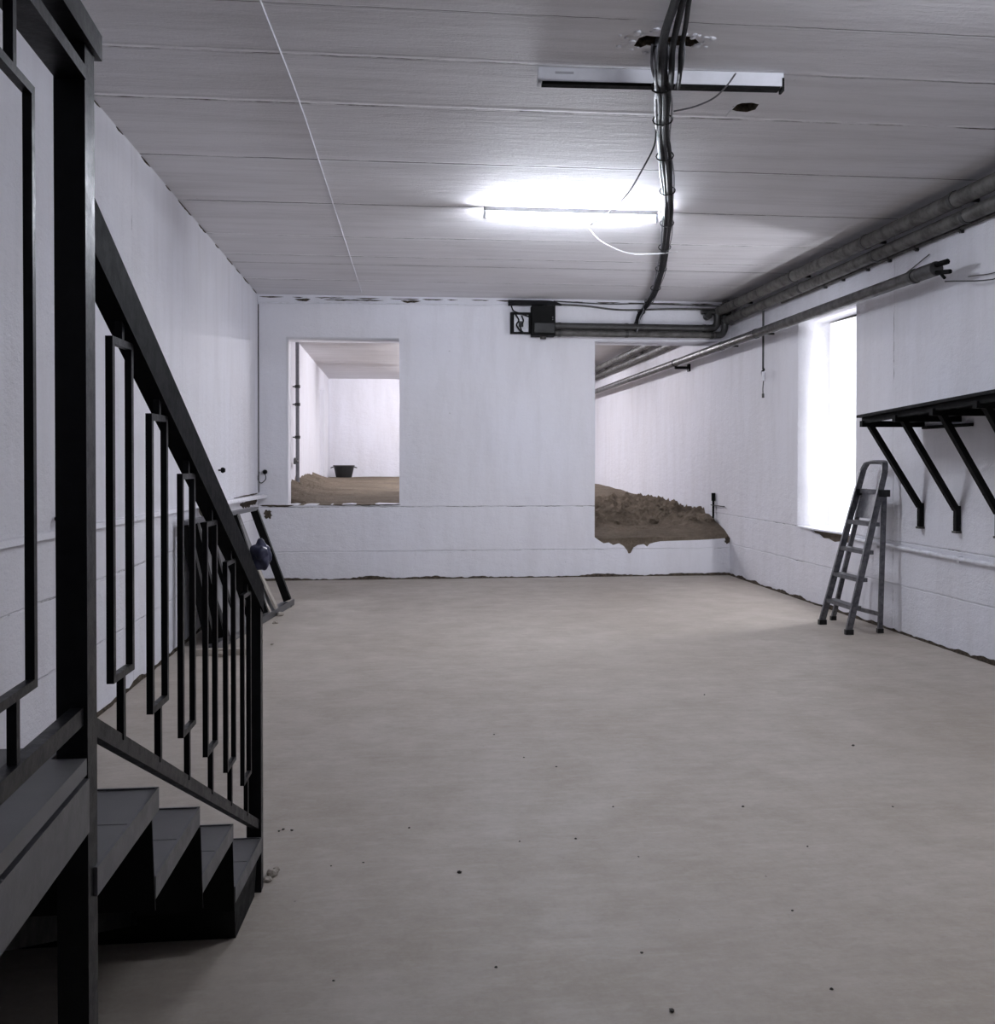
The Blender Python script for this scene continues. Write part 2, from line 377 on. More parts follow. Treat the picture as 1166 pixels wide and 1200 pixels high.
# thin white sill skin, broken over a brown hollow
bm = newbm()
top = [(WY1, XR-.012), (9.9, XR-.03), (9.6, XR-.035), (9.3, XR-.02), (9.0, XR-.005), (WY0+.002, XR)]
vs = [bm.verts.new((x, y, .785)) for y, x in top]+[bm.verts.new((px, WY0+.002, .785)), bm.verts.new((px, WY1, .785))]
f = bm.faces.new(vs); r = bmesh.ops.extrude_face_region(bm, geom=[f]); bmesh.ops.translate(bm, verts=[v for v in r['geom'] if isinstance(v, bmesh.types.BMVert)], vec=(0, 0, .018))
struct('trim_1', bm, M['wpipe'], 'thin white sill plaster under the bright window recess', 'sill')
bm = newbm(); box(bm, (XR+.03, WY0+.005, .66), (XR+.36, 9.93, .783)); struct('trim_2', bm, M['soil'], 'brown hollow under the broken window sill', 'sill')

# crumbling dark joints at the wall feet
def joint(name, p0, p1, along, n, hmax, outv, label, z0=0.0, hmin=.006):
    bm = newbm(); q0, q1 = Vector(p0), Vector(p1); ov = Vector(outv)
    prof = []
    for i in range(n+1):
        t = i/n; p = q0.lerp(q1, t); h = hmin+(hmax-hmin)*abs(noise.noise(p*2.3))*1.2+rnd.uniform(0, hmax*.25)
        prof.append((p, h, .008+.02*abs(noise.noise(p*5))))
    ra = [[bm.verts.new(p+Vector((0, 0, z0))), bm.verts.new(p+ov*(d+.004)+Vector((0, 0, z0))), bm.verts.new(p+ov*d*.6+Vector((0, 0, z0+h))), bm.verts.new(p+Vector((0, 0, z0+h)))] for p, h, d in prof]
    for A, B in zip(ra, ra[1:]):
        for k in range(4): bm.faces.new((A[k], A[(k+1) % 4], B[(k+1) % 4], B[k]))
    bm.faces.new(ra[0]); bm.faces.new(ra[-1])
    return struct(name, bm, M['grime_shade'], label, 'wall joint')
joint('baseboard_back', (XL, YB, 0), (XR, YB, 0), 'x', 160, .05, (0, -1, 0), 'ragged dark gap along the foot of the end wall')
joint('baseboard_left', (XL, 3, 0), (XL, YB, 0), 'y', 180, .045, (1, 0, 0), 'ragged dark gap along the foot of the left wall')
joint('baseboard_right', (XR, 5, 0), (XR, YB, 0), 'y', 180, .05, (-1, 0, 0), 'ragged dark gap along the foot of the right wall')
# broken dark gap between ceiling and end wall
k = 3
def ragged(name, runs, label, mt, place):
    bm = newbm()
    for a, b, h0, h1 in runs:
        n = max(3, int((b-a)/.04)); pr = []
        for i in range(n+1):
            x = a+(b-a)*i/n; e = max(0, math.sin(math.pi*i/n))**.4
            pr.append((x, rnd.uniform(h0, h1)*e+.001, rnd.uniform(0, h0)*e))
        ra = [[bm.verts.new(place(x, -hh, 0)), bm.verts.new(place(x, lo, 0)), bm.verts.new(place(x, lo, 1)), bm.verts.new(place(x, -hh, 1))] for x, hh, lo in pr]
        for A, B in zip(ra, ra[1:]):
            for q in range(4): bm.faces.new((A[q], A[(q+1) % 4], B[(q+1) % 4], B[q]))
        bm.faces.new(ra[0]); bm.faces.new(ra[-1])
    return struct(name, bm, mt, label, 'wall joint')
runs = []
x = XL+.02
while x < XR-.1:
    L = rnd.uniform(.1, .5); runs.append((x, min(x+L, XR), .005, .014)); x += L+rnd.uniform(.02, .22)
ragged('trim_3', runs, 'broken dark gap between ceiling and end wall', M['grime_shade'], lambda a, h, t: Vector((a, YB-.004*t-.001+.002, H-.03+h*1.0)))
ragged('trim_4', [(-1.32, -1.12, .012, .035), (-.95, -.2, .006, .016), (0.02, .28, .012, .03)], 'crumbled plaster patches just under the ceiling of the end wall', M['grime_shade'], lambda a, h, t: Vector((a, YB-.006*t, H-.055+h)))
# crack under left opening, at left corner
ragged('trim_5', [(XL+.02, OL+.1, .012, .03), (-1.0, .02, .006, .014)], 'dark crack along the sill of the left opening', M['grime_shade'], lambda a, h, t: Vector((a, YB-.006*t, OB+.004+h)))
# left wall upper joint
runs = []; x = 4.0
while x < YB-.1:
    L = rnd.uniform(.1, .6); runs.append((x, min(x+L, YB), .003, .012)); x += L+rnd.uniform(.1, .5)
ragged('trim_6', runs, 'flaking joint between ceiling and left wall', M['grime_shade'], lambda a, h, t: Vector((XL+.005*t, a, H-.006+h)))
# ledge on the left wall
bm = newbm()
hexa(bm, [(XL, YN, 1.145), (XL+.03, YN, 1.145), (XL+.03, 9.5, 1.10), (XL, 9.5, 1.10), (XL, YN, 1.18), (XL+.018, YN, 1.175), (XL+.018, 9.5, 1.13), (XL, 9.5, 1.135)])
struct('trim_7', bm, M['wall_side'], 'narrow painted ledge running along the left wall', 'ledge')
# thicker plaster shelf in far left corner, with dark hollow
bm = newbm()
p = at(270, 586, X=XL+.06)
hexa(bm, [(XL, 9.5, 1.08), (XL+.06, 9.5, 1.08), (XL+.12, YB, 1.055), (XL, YB, 1.055), (XL, 9.5, 1.12), (XL+.05, 9.5, 1.12), (XL+.12, YB, 1.095), (XL, YB, 1.095)])
struct('trim_10', bm, M['wpipe'], 'white plaster ledge in the far left corner', 'ledge')
ragged('trim_11', [(11.0, 12.3, .03, .07)], 'dark hollow under the corner ledge', M['grime_shade'], lambda a, h, t: Vector((XL+.006*t, a, 1.03+h)))
ragged('trim_12', [(10.6, 12.35, .008, .02)], 'flaked paint along the corner ledge', M['grime_shade'], lambda a, h, t: Vector((XL+.006*t, a, 1.115+h)))

# ---------------------------------------------------------------- soil in the room behind
def soil_h(x, y):
    flat = .965+.17*max(0, min(1, (y-13)/10))
    def ip(tb):
        for (ya, za), (yb, zb) in zip(tb, tb[1:]):
            if y <= yb: return za+(zb-za)*max(0, (y-ya))/(yb-ya)
        return tb[-1][1]
    kw = max(0, min(1, (x-3.3)/1.0))
    ramp = ip([(12.45, .50), (13.4, .60), (14.4, .76), (16, .87), (18, .94), (20, 1.0), (24, 1.1)])*(1-kw)+kw*ip([(12.4, .50), (12.62, .60), (13.4, .77), (15.6, .85), (18, .93), (20, 1.0), (24, 1.1)])
    k = max(0, min(1, (x-1.2)/1.1)); k = k*k*(3-2*k)
    h = flat*(1-k)+ramp*k
    n = noise.noise(Vector((x*1.1, y*1.1, 0)))*.02
    lump = 0
    if x > 1.8 and 12.8 < y < 17.5:
        e = min(1, (y-12.8)/.8, (17.5-y)/1.2)
        lump = (abs(noise.noise(Vector((x*3, y*2.4, 3))))*.09+abs(noise.noise(Vector((x*8, y*7, 1))))*.10+abs(noise.noise(Vector((x*17, y*15, 1))))*.07-.045+max(0, noise.noise(Vector((x*11, y*11, 7)))-.15)*.12)*e
        lump += 0
    b = 0
    if x < -1.1: b = .17*max(0,(-1.1-x)/.68)**1.5*(1+.8*noise.noise(Vector((y*2.1, 4, 0)))+.6*noise.noise(Vector((y*6, 4, 0))))*max(0, min(1, (23-y)/3))
    return h+n+lump+b+noise.noise(Vector((x*7, y*7, 9)))*.006
bm = newbm(); ys = []; y = YB+.03
while y < YF: ys.append(y); y += .032 if y < 16.6 else .12
ys.append(YF)
nx = 190; xs = [XL+(XR-XL)*i/nx for i in range(nx+1)]
g = [[bm.verts.new((x, y, soil_h(x, y) if y > YB+TB else min(soil_h(x, y), (.953 if x < 1.2 else soil_h(x, y))))) for x in xs] for y in ys]
for A, B in zip(g, g[1:]):
    for i in range(nx): bm.faces.new((A[i], A[i+1], B[i+1], B[i]))
for A, B in zip(g[0], g[0][1:]):
    if A.co.x > 2.45:
        a2, b2 = bm.verts.new((A.co.x, A.co.y, .30)), bm.verts.new((B.co.x, B.co.y, .30)); bm.faces.new((A, a2, b2, B))
# keep the soil out of the solid part of the wall
bmesh.ops.delete(bm, geom=[f for f in bm.faces if f.calc_center_median().y < YB+TB-.02 and 0.02 < f.calc_center_median().x < 2.53 or (f.calc_center_median().y < YB+TB-.02 and f.calc_center_median().x < OL-.02)], context='FACES')
o = single('floor_back', bm, M['soil'], 'bare brown soil filling the room behind the two openings', 'soil', base=(1, 16, .9), kind='structure', smooth=True)
# clods of earth near right opening
spots = [(4.2, 13.6), (3.9, 13.9), (3.6, 13.3), (3.3, 14.2), (4.25, 14.5), (3.0, 14.6), (4.1, 13.1), (4.3, 12.98), (3.7, 14.8), (3.95, 14.2), (4.0, 13.4), (3.45, 13.8), (3.1, 13.5), (4.28, 15.3), (2.9, 14.1), (3.8, 15.4)]
for i, (x, y) in enumerate(spots):
    bm = newbm(); r = rnd.uniform(.03, .065)
    rock(bm, (x, y, soil_h(x, y)+r*.2), r, i+1, .75, 2, .6)
    single('earth_clod', bm, M['soil'], 'rough clod of brown earth heaped behind the right opening', 'clod', group='earth clods on the soil heap')
# far room: pilaster, riser pipe, ledge, tub
bm = newbm(); box(bm, (XL, 22.0, .9), (XL+.10, 22.9, 3.15)); struct('trim_13', bm, M['wall_side'], 'shallow white pilaster in the far room corner', 'pilaster')
t = thing('riser_pipe', 'thin white vertical pipe in the room behind the left opening', 'pipe', (-1.70, 16.4, 1.02))
bm = newbm(); tube(bm, [(-1.70, 16.4, 1.05), (-1.70, 16.4, H-.001)], .032, 12); part('pipe', bm, M['cable_grey'], t, True)
for z in (1.9, 2.45, 2.75):
    bm = newbm(); tube(bm, [(-1.70, 16.4, z), (-1.70, 16.4, z+.05)], .046, 12); box(bm, (-1.78, 16.38, z+.015), (-1.70, 16.42, z+.035)); part('clamp', bm, M['pipe_dark'], t)
bm = newbm(); tube(bm, [(-1.70, 16.4, 1.52), (-1.70, 16.15, 1.52), (-1.70, 16.0, 1.56), (-1.70, 15.95, 1.48)], .022, 8, 4); part('branch', bm, M['pipe_dark'], t, True)
bm = newbm(); box(bm, (XL, 15.6, 1.04), (XL+.16, 17.6, 1.10)); struct('trim_14', bm, M['wpipe'], 'low ledge behind the riser pipe', 'ledge')
# tub
def lathe(bm, prof, c, seg=24):
    rings = [[bm.verts.new((c[0]+r*math.cos(2*math.pi*k/seg), c[1]+r*math.sin(2*math.pi*k/seg), c[2]+z)) for k in range(seg)] for r, z in prof]
    for A, B in zip(rings, rings[1:]):
        for k in range(seg): bm.faces.new((A[k], A[(k+1) % seg], B[(k+1) % seg], B[k]))
    bm.faces.new(rings[0]); bm.faces.new(rings[-1])
p = at(403, 560, Y=23.9); zf = soil_h(p.x, 23.9)-.01
t = thing('mortar_tub', 'black round mortar tub standing by the far room wall', 'tub', (p.x, 23.9, zf))
bm = newbm(); lathe(bm, [(.19, 0), (.25, .28), (.265, .285), (.265, .31), (.235, .31), (.18, .03)], (p.x, 23.9, zf)); part('bowl', bm, M['tub'], t, True)
for sx in (-1, 1):
    bm = newbm(); tube(bm, [(p.x+sx*.25, 23.82, zf+.27), (p.x+sx*.31, 23.86, zf+.25), (p.x+sx*.31, 23.94, zf+.25), (p.x+sx*.25, 23.98, zf+.27)], .012, 6, 4); part('handle', bm, M['tub'], t, True)

# ================================================================ STAIRCASE
def lx(y): return -.578+.030*y            # outer line of the lower flight
def ux(y): return -.527-.045*(y-1.70)     # outer line of the landing
st = thing('steel_staircase', 'black steel staircase with dark treads and geometric railing', 'staircase', (-1.1, 2.4, 0))
XW = XL+.03
noses = [(1.70, 1.0), (2.13, .8), (2.57, .6), (2.98, .4), (3.385, .2)]
tx = {.8: (-.520, -.517), .6: (-.528, -.520), .4: (-.525, -.504), .2: (-.501, -.476)}
def tread(y0, y1, z):
    xa, xb = tx[z]; fx = lambda y: xa+(xb-xa)*(y-y0)/(y1-y0)
    a, b = fx(y0), fx(y1); e = .006
    bm = newbm()   # steel angle rim: right side, nose, back
    T = .05
    hexa(bm, [(a-e, y0, z-T), (a, y0, z-T), (b, y1, z-T), (b-e, y1, z-T), (a-e, y0, z), (a, y0, z), (b, y1, z), (b-e, y1, z)])
    box(bm, (XW, y1-e, z-T), (b-e, y1, z))
    box(bm, (XW, y0, z-T), (a-e, y0+e, z-.004))
    box(bm, (XW, y0, z-T), (XW+e, y1, z))
    t = part('tread', bm, M['tread_edge'], st)
    mid = (y0+y1)/2
    for q0, q1 in ((y0+e, mid-.002), (mid+.002, y1-e)):
        bm = newbm(); hexa(bm, [(XW+e, q0, z-.03), (fx(q0)-e-.001, q0, z-.03), (fx(q1)-e-.001, q1, z-.03), (XW+e, q1, z-.03),
                                (XW+e, q0, z-.003), (fx(q0)-e-.001, q0, z-.003), (fx(q1)-e-.001, q1, z-.003), (XW+e, q1, z-.003)])
        part('tread_board', bm, M['tread'], t)
    return t
for (ya, za), (yb, zb) in zip(noses, noses[1:]):
    tread(ya+.015, yb, zb)
    bm = newbm(); hexa(bm, [(XW, ya+.012, zb-.075), (lx(ya)-.015, ya+.012, zb-.075), (lx(ya)-.015, ya+.018, zb-.075), (XW, ya+.018, zb-.075),
                            (XW, ya-.018, za-.05), (lx(ya)-.015, ya-.018, za-.05), (lx(ya)-.015, ya-.012, za-.05), (XW, ya-.012, za-.05)])
    part('riser', bm, M['flat_black'], st)
# stringers beneath
for xo in (-.34, -1.0):
    bm = newbm(); bar(bm, (lx(1.75)+xo, 1.72, .70), (lx(3.3)+xo, 3.22, .065), .05, .12); part('stringer', bm, M['flat_black'], st)
bm = newbm(); hexa(bm, [(XW, 3.08, 0), (-.515, 3.08, 0), (-.50, 3.37, 0), (XW, 3.37, 0), (XW, 3.0, .149), (-.505, 3.0, .149), (-.49, 3.37, .149), (XW, 3.37, .149)])
part('base_block', bm, M['flat_black'], st)
# landing
LY = -1.6
bm = newbm(); z = 1.0
hexa(bm, [(XW, LY, z-.028), (ux(LY), LY, z-.028), (ux(1.68), 1.68, z-.028), (XW, 1.68, z-.028), (XW, LY, z), (ux(LY), LY, z), (ux(1.68), 1.68, z), (XW, 1.68, z)])
hexa(bm, [(XW, 1.68, z-.028), (-.585, 1.68, z-.028), (-.585, 1.75, z-.028), (XW, 1.75, z-.028), (XW, 1.68, z), (-.585, 1.68, z), (-.585, 1.75, z), (XW, 1.75, z)])
part('landing_deck', bm, M['tread'], st)
bm = newbm(); hexa(bm, [(ux(LY)-.006, LY, z-.125), (ux(LY)+.008, LY, z-.125), (ux(1.68)+.004, 1.68, z-.125), (ux(1.68)-.01, 1.68, z-.125), (ux(LY)-.006, LY, z-.034), (ux(LY)+.008, LY, z-.034), (ux(1.68)+.004, 1.68, z-.034), (ux(1.68)-.01, 1.68, z-.034)])
part('landing_beam', bm, M['tread_edge'], st)
bm = newbm(); box(bm, (XW, 1.66, z-.15), (-.59, 1.70, z-.028)); part('cross_beam', bm, M['flat_black'], st)
bm = newbm(); box(bm, (XW, .4, z-.15), (ux(.4)-.02, .45, z-.028)); part('cross_beam', bm, M['flat_black'], st)
bm = newbm(); box(bm, (XW, 1.60, 0), (XW+.06, 1.66, z-.028)); part('support_post', bm, M['flat_black'], st)
bm = newbm(); box(bm, (-.66, LY+.1, 0), (-.60, LY+.16, z-.125)); part('support_post', bm, M['flat_black'], st)
# tall newel post
PX0, PX1, PY0, PY1 = -.577, -.526, 1.685, 1.735
bm = newbm(); box(bm, (PX0, PY0, 0), (PX1, PY1, 2.205)); part('newel_post', bm, M['black'], st, bev=.003)
# bottom newel
q = at(309.5, 1034, Z=0)
NX1, NY0 = q.x, 3.40
bm = newbm(); v0 = [(NX1-.05, NY0, 0), (NX1, NY0, 0), (NX1, NY0+.05, 0), (NX1-.05, NY0+.05, 0)]
hexa(bm, v0+[(NX1-.05, NY0, 1.085), (NX1, NY0, 1.085), (NX1, NY0+.05, 1.06), (NX1-.05, NY0+.05, 1.06)]); part('newel_post', bm, M['black'], st, bev=.002)
# sloping rails
SL = (1.955-1.111)/(1.746-3.358)
def hz(y): return 1.955+SL*(y-1.746)
def slab(bm, y0, y1, zf, h, wv, xf):
    a, b = xf(y0), xf(y1)
    hexa(bm, [(a-wv, y0, zf(y0)-h), (a, y0, zf(y0)-h), (b, y1, zf(y1)-h), (b-wv, y1, zf(y1)-h), (a-wv, y0, zf(y0)), (a, y0, zf(y0)), (b, y1, zf(y1)), (b-wv, y1, zf(y1))])
bm = newbm(); slab(bm, 1.735, 3.44, hz, .095, .042, lambda y: lx(y)+.0); part('handrail', bm, M['rail'], st, bev=.003)
def bz(y): return 1.057+(.277-1.057)/(3.358-1.746)*(y-1.746)
bm = newbm(); slab(bm, 1.735, 3.41, bz, .034, .022, lambda y: lx(y)-.012); part('bottom_rail', bm, M['black'], st)
W_ = .0135
def baluster(y0, y1, zb, zt, top_z, bot_z, xf):
    bm = newbm(); m_ = (y0+y1)/2; off = -.010
    def col(ya, yb, za, zc):
        hexa(bm, [(xf(ya)+off-W_, ya, za), (xf(ya)+off, ya, za), (xf(yb)+off, yb, za), (xf(yb)+off-W_, yb, za), (xf(ya)+off-W_, ya, zc), (xf(ya)+off, ya, zc), (xf(yb)+off, yb, zc), (xf(yb)+off-W_, yb, zc)])
    col(y0, y0+W_, zb, zt); col(y1-W_, y1, zb, zt); col(y0+W_, y1-W_, zt-W_, zt); col(y0+W_, y1-W_, zb, zb+W_)
    col(m_-W_/2, m_+W_/2, zt, top_z); col(m_-W_/2, m_+W_/2, bot_z, zb)
    part('baluster_frame', bm, M['black'], st)
for k in range(6):
    y0 = 1.858+.254*k; zt = 1.737-.132*k; ym = y0+.061
    baluster(y0, y0+.128, zt-.652+.008*k, zt, hz(ym)-.09, bz(ym)-.01, lx)
# landing guard
bm = newbm(); slab(bm, LY, 1.685, lambda y: 2.166, .022, .05, lambda y: ux(y)+.003); part('landing_rail', bm, M['black'], st)
bm = newbm(); slab(bm, LY, 1.76, lambda y: 2.25, .044, .045, lambda y: ux(y)+.010+.0); part('landing_handrail', bm, M['black'], st, bev=.006)
bm = newbm(); slab(bm, LY, 1.685, lambda y: 1.085, .03, .022, lambda y: ux(y)-.006); part('landing_bottom_rail', bm, M['black'], st)
for k in range(4):
    y1 = 1.462-.2475*k*1.15; baluster(y1-.165, y1, 1.172, 2.045, 2.146, 1.08, ux)
for y in (.3, 1.0):
    bm = newbm(); bar(bm, (ux(y)-.02, y, 2.16), (ux(y)-.02, y, 2.21), .015, .015, Vector((0, 1, 0))); part('rail_spacer', bm, M['black'], st)

# mortar crumbs at the foot of the newel and under the lowest tread
for i, (u, v, r) in enumerate(((318, 1028, .022), (312, 1035, .016), (323, 1022, .012))):
    q = at(u, v, Z=0); bm = newbm(); rock(bm, (q.x, q.y, r*.35), r, i+40, .7)
    single('mortar_crumb', bm, M['rubble'], 'pale crumb of mortar lying at the foot of the lower newel post', 'crumb', group='mortar crumbs by the newel post')
q = at(266, 1080, Z=0); bm = newbm(); rock(bm, (q.x, q.y+.02, .03), .045, 55, .7)
single('mortar_lump', bm, M['rubble'], 'grey mortar lump under the corner of the lowest tread', 'rubble')

# ================================================================ LAMPS AND ADDED FILL
def lamp_end(bm, x, y, z, w): box(bm, (x-w/2, y-.018, z-.022), (x+w/2, y+.018, z+.03))
L0, L1, LYY = at(570, 243, Z=H-.07).x, at(786, 243, Z=H-.07).x, 7.98
t = thing('fluorescent_lamp', 'glowing fluorescent tube on a slim batten under the ceiling', 'lamp', ((L0+L1)/2, LYY, H))
bm = newbm(); box(bm, (L0, LYY-.015, H-.035), (L1, LYY+.015, H)); part('batten', bm, M['pipe_dark'], t)  # batten toned dark, its shaded lower edge put into the colour
bm = newbm(); tube(bm, [(L0+.02, LYY, H-.075), (L1-.02, LYY, H-.075)], .014, 12); part('tube', bm, M['tube_on'], t, True)
for x in (L0+.01, L1-.01):
    bm = newbm(); box(bm, (x-.012, LYY-.016, H-.10), (x+.012, LYY+.016, H-.033)); part('lamp_holder', bm, M['housing'], t)
t = thing('recess_fill', 'upright fill tube added out of sight on the near side of the deep window recess', 'lamp', (XR+.22, WY0, 1.2))  # added fill light, hidden by the near jamb, whitens the far jamb
bm = newbm(); box(bm, (XR+.12, WY0+.001, 1.05), (XR+.16, WY0+.035, 2.45)); part('batten', bm, M['housing'], t)
bm = newbm(); tube(bm, [(XR+.14, WY0+.06, 1.1), (XR+.14, WY0+.06, 2.4)], .014, 10); part('tube', bm, M['fill_tube_recess'], t, True)
for z in (1.09, 2.41):
    bm = newbm(); box(bm, (XR+.124, WY0+.036, z-.012), (XR+.156, WY0+.08, z+.012)); part('lamp_holder', bm, M['housing'], t)
# unlit fitting
a = at(631, 80, Z=H); b = at(917, 87, Z=H); d = (b-a).normalized(); nrm = Vector((-d.y, d.x, 0))
t = thing('unlit_lamp_fitting', 'white unlit tube fitting screwed to the ceiling behind the cable bundle', 'lamp', ((a+b)/2))
bm = newbm(); hexa(bm, [a-nrm*.0+Vector((0, 0, -.075)), b+Vector((0, 0, -.075)), b+nrm*.05+Vector((0, 0, -.075)), a+nrm*.05+Vector((0, 0, -.075)), a+Vector((0, 0, -.002)), b+Vector((0, 0, -.002)), b+nrm*.05+Vector((0, 0, -.002)), a+nrm*.05+Vector((0, 0, -.002))])
part('housing', bm, M['housing'], t, bev=.003)
bm = newbm(); bar(bm, a+d*.02+nrm*.025+Vector((0, 0, -.084)), b-d*.02+nrm*.025+Vector((0, 0, -.084)), .05, .016); part('tube_channel', bm, M['flat_black'], t)
for e, sg in ((a, 1), (b, -1)):
    bm = newbm(); bar(bm, e+d*sg*.003+nrm*.025+Vector((0, 0, -.03)), e+d*sg*.003+nrm*.025+Vector((0, 0, -.10 if sg < 0 else -.088)), .056, .012, d); part('end_cap', bm, M['flat_black'] if sg < 0 else M['housing'], t)
bm = newbm(); bar(bm, a+d*.09-nrm*.001+Vector((0, 0, -.03)), a+d*.19-nrm*.001+Vector((0, 0, -.03)), .002, .012); part('sticker', bm, M['sticker'], t, label='small faded grey sticker')
for x, y in ((2.6, 3.0),):
    t = thing('overhead_fill', 'added fill tube on the ceiling above the viewer, outside the picture', 'lamp', (x, y, H))  # added fill light out of view, brightens the near ceiling and floor
    bm = newbm(); box(bm, (x-.7, y-.02, H-.04), (x+.7, y+.02, H)); part('batten', bm, M['housing'], t)
    bm = newbm(); tube(bm, [(x-.68, y, H-.075), (x+.68, y, H-.075)], .014, 10); part('tube', bm, M['fill_tube_overhead'], t, True)
# back room lamps (hidden by the wall pier)
for i, (x, y) in enumerate(((1.1, 17.2), (1.1, 21.2))):
    t = thing('back_room_lamp', ('nearer' if i == 0 else 'farther')+' fluorescent lamp on the ceiling of the room behind', 'lamp', (x, y, H))
    bm = newbm(); box(bm, (x-.7, y-.02, H-.04), (x+.7, y+.02, H)); part('batten', bm, M['housing'], t)
    bm = newbm(); tube(bm, [(x-.68, y, H-.075), (x+.68, y, H-.075)], .014, 10); part('tube', bm, M['tube_back'], t, True)
    for xx in (x-.69, x+.69):
        bm = newbm(); box(bm, (xx-.012, y-.016, H-.10), (xx+.012, y+.016, H-.038)); part('lamp_holder', bm, M['housing'], t)

# ================================================================ CABLES ON THE CEILING
def cz(u, v, z): return at(u, v, Z=z)
Zc = H-.055
path = [cz(772, 62, H-.03), cz(773, 90, H-.10), cz(776, 115, H-.09), cz(776, 160, Zc), cz(780, 200, Zc), cz(782, 240, Zc), cz(780, 275, Zc), cz(777, 300, Zc), cz(772, 325, Zc), cz(765, 345, Zc)]
pw = [path[-1], at(757, 358, Y=YB-.10), at(748, 372, Y=YB-.08), at(744, 390, Y=YB-.11)]
t = thing('cable_bundle', 'thick bundle of black and grey cables tied along the ceiling', 'cable', path[3])
full = smooth_pts(path+pw[1:], 5)
offs = [(-.036, 0, 'cable_grey', .008), (-.016, -.016, 'cable', .013), (.006, .004, 'cable', .012), (.008, -.020, 'cable', .014), (.03, 0, 'cable', .014), (-.008, .014, 'cable', .012), (.046, -.004, 'cable_grey', .005)]
def bundle_pt(i, ox, oz):
    d = (full[min(i+1, len(full)-1)]-full[max(i-1, 0)]).normalized()
    sd = d.cross(Vector((0, 0, 1)))
    if sd.length < .2: sd = Vector((1, 0, 0))
    sd.normalize(); return full[i]+sd*ox+sd.cross(d)*oz
for j, (ox, oz, mm, r) in enumerate(offs):
    pts = []
    for i in range(len(full)):
        k = 1+.15*math.sin(i*.7+j*2)
        pts.append(bundle_pt(i, ox*k, oz*k))
    pts[0] = pts[0]+Vector((0, 0, .04))
    bm = newbm(); tube(bm, pts, r, 8); part('cable', bm, M[mm], t, True)
for i in range(8, len(full)-2, 5):
    d = (full[i+1]-full[i]).normalized(); bm = newbm()
    sd = d.cross(Vector((0, 0, 1))).normalized(); un = sd.cross(d)
    for k in range(1):
        tube(bm, [full[i]-d*.006, full[i]+d*.006], .001, 4)
    ring = [full[i]+sd*.058*math.cos(a_*math.pi/6)+un*.034*math.sin(a_*math.pi/6) for a_ in range(13)]
    tube(bm, ring, .005, 5); part('cable_tie', bm, M['rubber'], t)
# cables looping down from above the frame into the ragged hole
t = thing('upper_cable_loop', 'black cables curving down from the top of the picture past the ragged ceiling hole', 'cable', cz(788, 20, H-.1))
for u0, du, r, z0 in ((789, 0, .021, .10), (798, 3, .016, .09), (805, 6, .012, .08)):
    pts = [cz(u0+8, -70, H-z0), cz(u0+6, -20, H-z0), cz(u0+1, 5, H-z0), cz(u0-9+du, 35, H-z0), cz(u0-14+du, 60, H-z0-.01), cz(u0-15+du, 85, H-.14), cz(u0-15+du*.6, 105, H-.10)]
    bm = newbm(); tube(bm, pts, r, 8, 6); part('cable', bm, M['cable'], t, True)
bm = newbm(); tube(bm, [cz(770, 48, H+.03), cz(769, 70, H-.06), cz(769, 95, H-.11), cz(769, 115, H-.09)], .014, 10, 6); part('grey_conduit', bm, M['cable_grey'], t, True, label='pale grey flexible conduit')
# single wires
def wire(name, pts, r, mm, label, cat='wire', curve=6):
    bm = newbm(); tube(bm, pts, r, 6, curve); return single(name, bm, M[mm], label, cat, smooth=True)
wire('loose_wire', [cz(768, 150, H-.05), cz(766, 172, H-.10), cz(752, 200, H-.16), cz(735, 228, H-.18), cz(715, 248, H-.17), cz(692, 264, H-.12)], .006, 'cable', 'black wire sagging from the cable bundle towards the glowing tube')
wire('loose_wire', [cz(685, 262, H-.08), cz(691, 270, H-.11), cz(705, 284, H-.13), cz(735, 297, H-.13), cz(765, 298, H-.11), cz(793, 296, H-.05)], .006, 'white_wire', 'white wire drooping under the glowing tube across the cable bundle')
wire('fitting_wire', [cz(861, 88, H-.07), cz(850, 103, H-.10), cz(835, 117, H-.11), cz(812, 127, H-.09), cz(789, 132, H-.07)], .005, 'cable_grey', 'grey wire running from the unlit fitting down to the cable bundle')
wire('fitting_wire', [cz(800, 46, H-.02), cz(801, 65, H-.08), cz(798, 85, H-.11), cz(790, 105, H-.09)], .005, 'cable_grey', 'thin grey wire hanging out of the ragged ceiling hole')
wire('hole_wire', [cz(862, 124, H-.005), cz(855, 131, H-.03), cz(850, 138, H-.04)], .004, 'white_wire', 'short white wire end poking from the oval ceiling hole', curve=4)
wire('ceiling_conduit', [cz(300, -12, H-.005), cz(349, 114, H-.005), cz(380, 207, H-.005), cz(424, 343, H-.005)], .006, 'wpipe', 'thin white painted cable running lengthwise along the ceiling', 'conduit')
# wire along top of end wall
wire('wall_cable', [(XL+.01, YB-.012, 3.52), (-.5, YB-.012, 3.53), (1.0, YB-.012, 3.535), (1.5, YB-.012, 3.55)], .009, 'wpipe', 'thin painted cable running along the top of the end wall', 'cable')
wire('wall_cable', [(1.95, YB-.02, 3.56), (2.4, YB-.02, 3.545), (2.9, YB-.02, 3.50), (3.5, YB-.02, 3.52), (4.25, YB-.02, 3.53)], .012, 'pipe', 'grey cable between the black box and the right corner under the ceiling', 'cable')
wire('wall_cable', [(2.0, YB-.02, 3.60), (2.7, YB-.02, 3.575), (3.2, YB-.02, 3.585), (4.25, YB-.02, 3.57)], .008, 'pipe_dark', 'dark cable tight under the ceiling at the top right of the end wall', 'cable')
wire('corner_cable', [(XL+.012, YB-.012, 3.50), (XL+.012, YB-.012, 2.4), (XL+.012, YB-.012, 1.12)], .006, 'pipe', 'thin cable going down the far left corner of the hall', 'cable', 0)
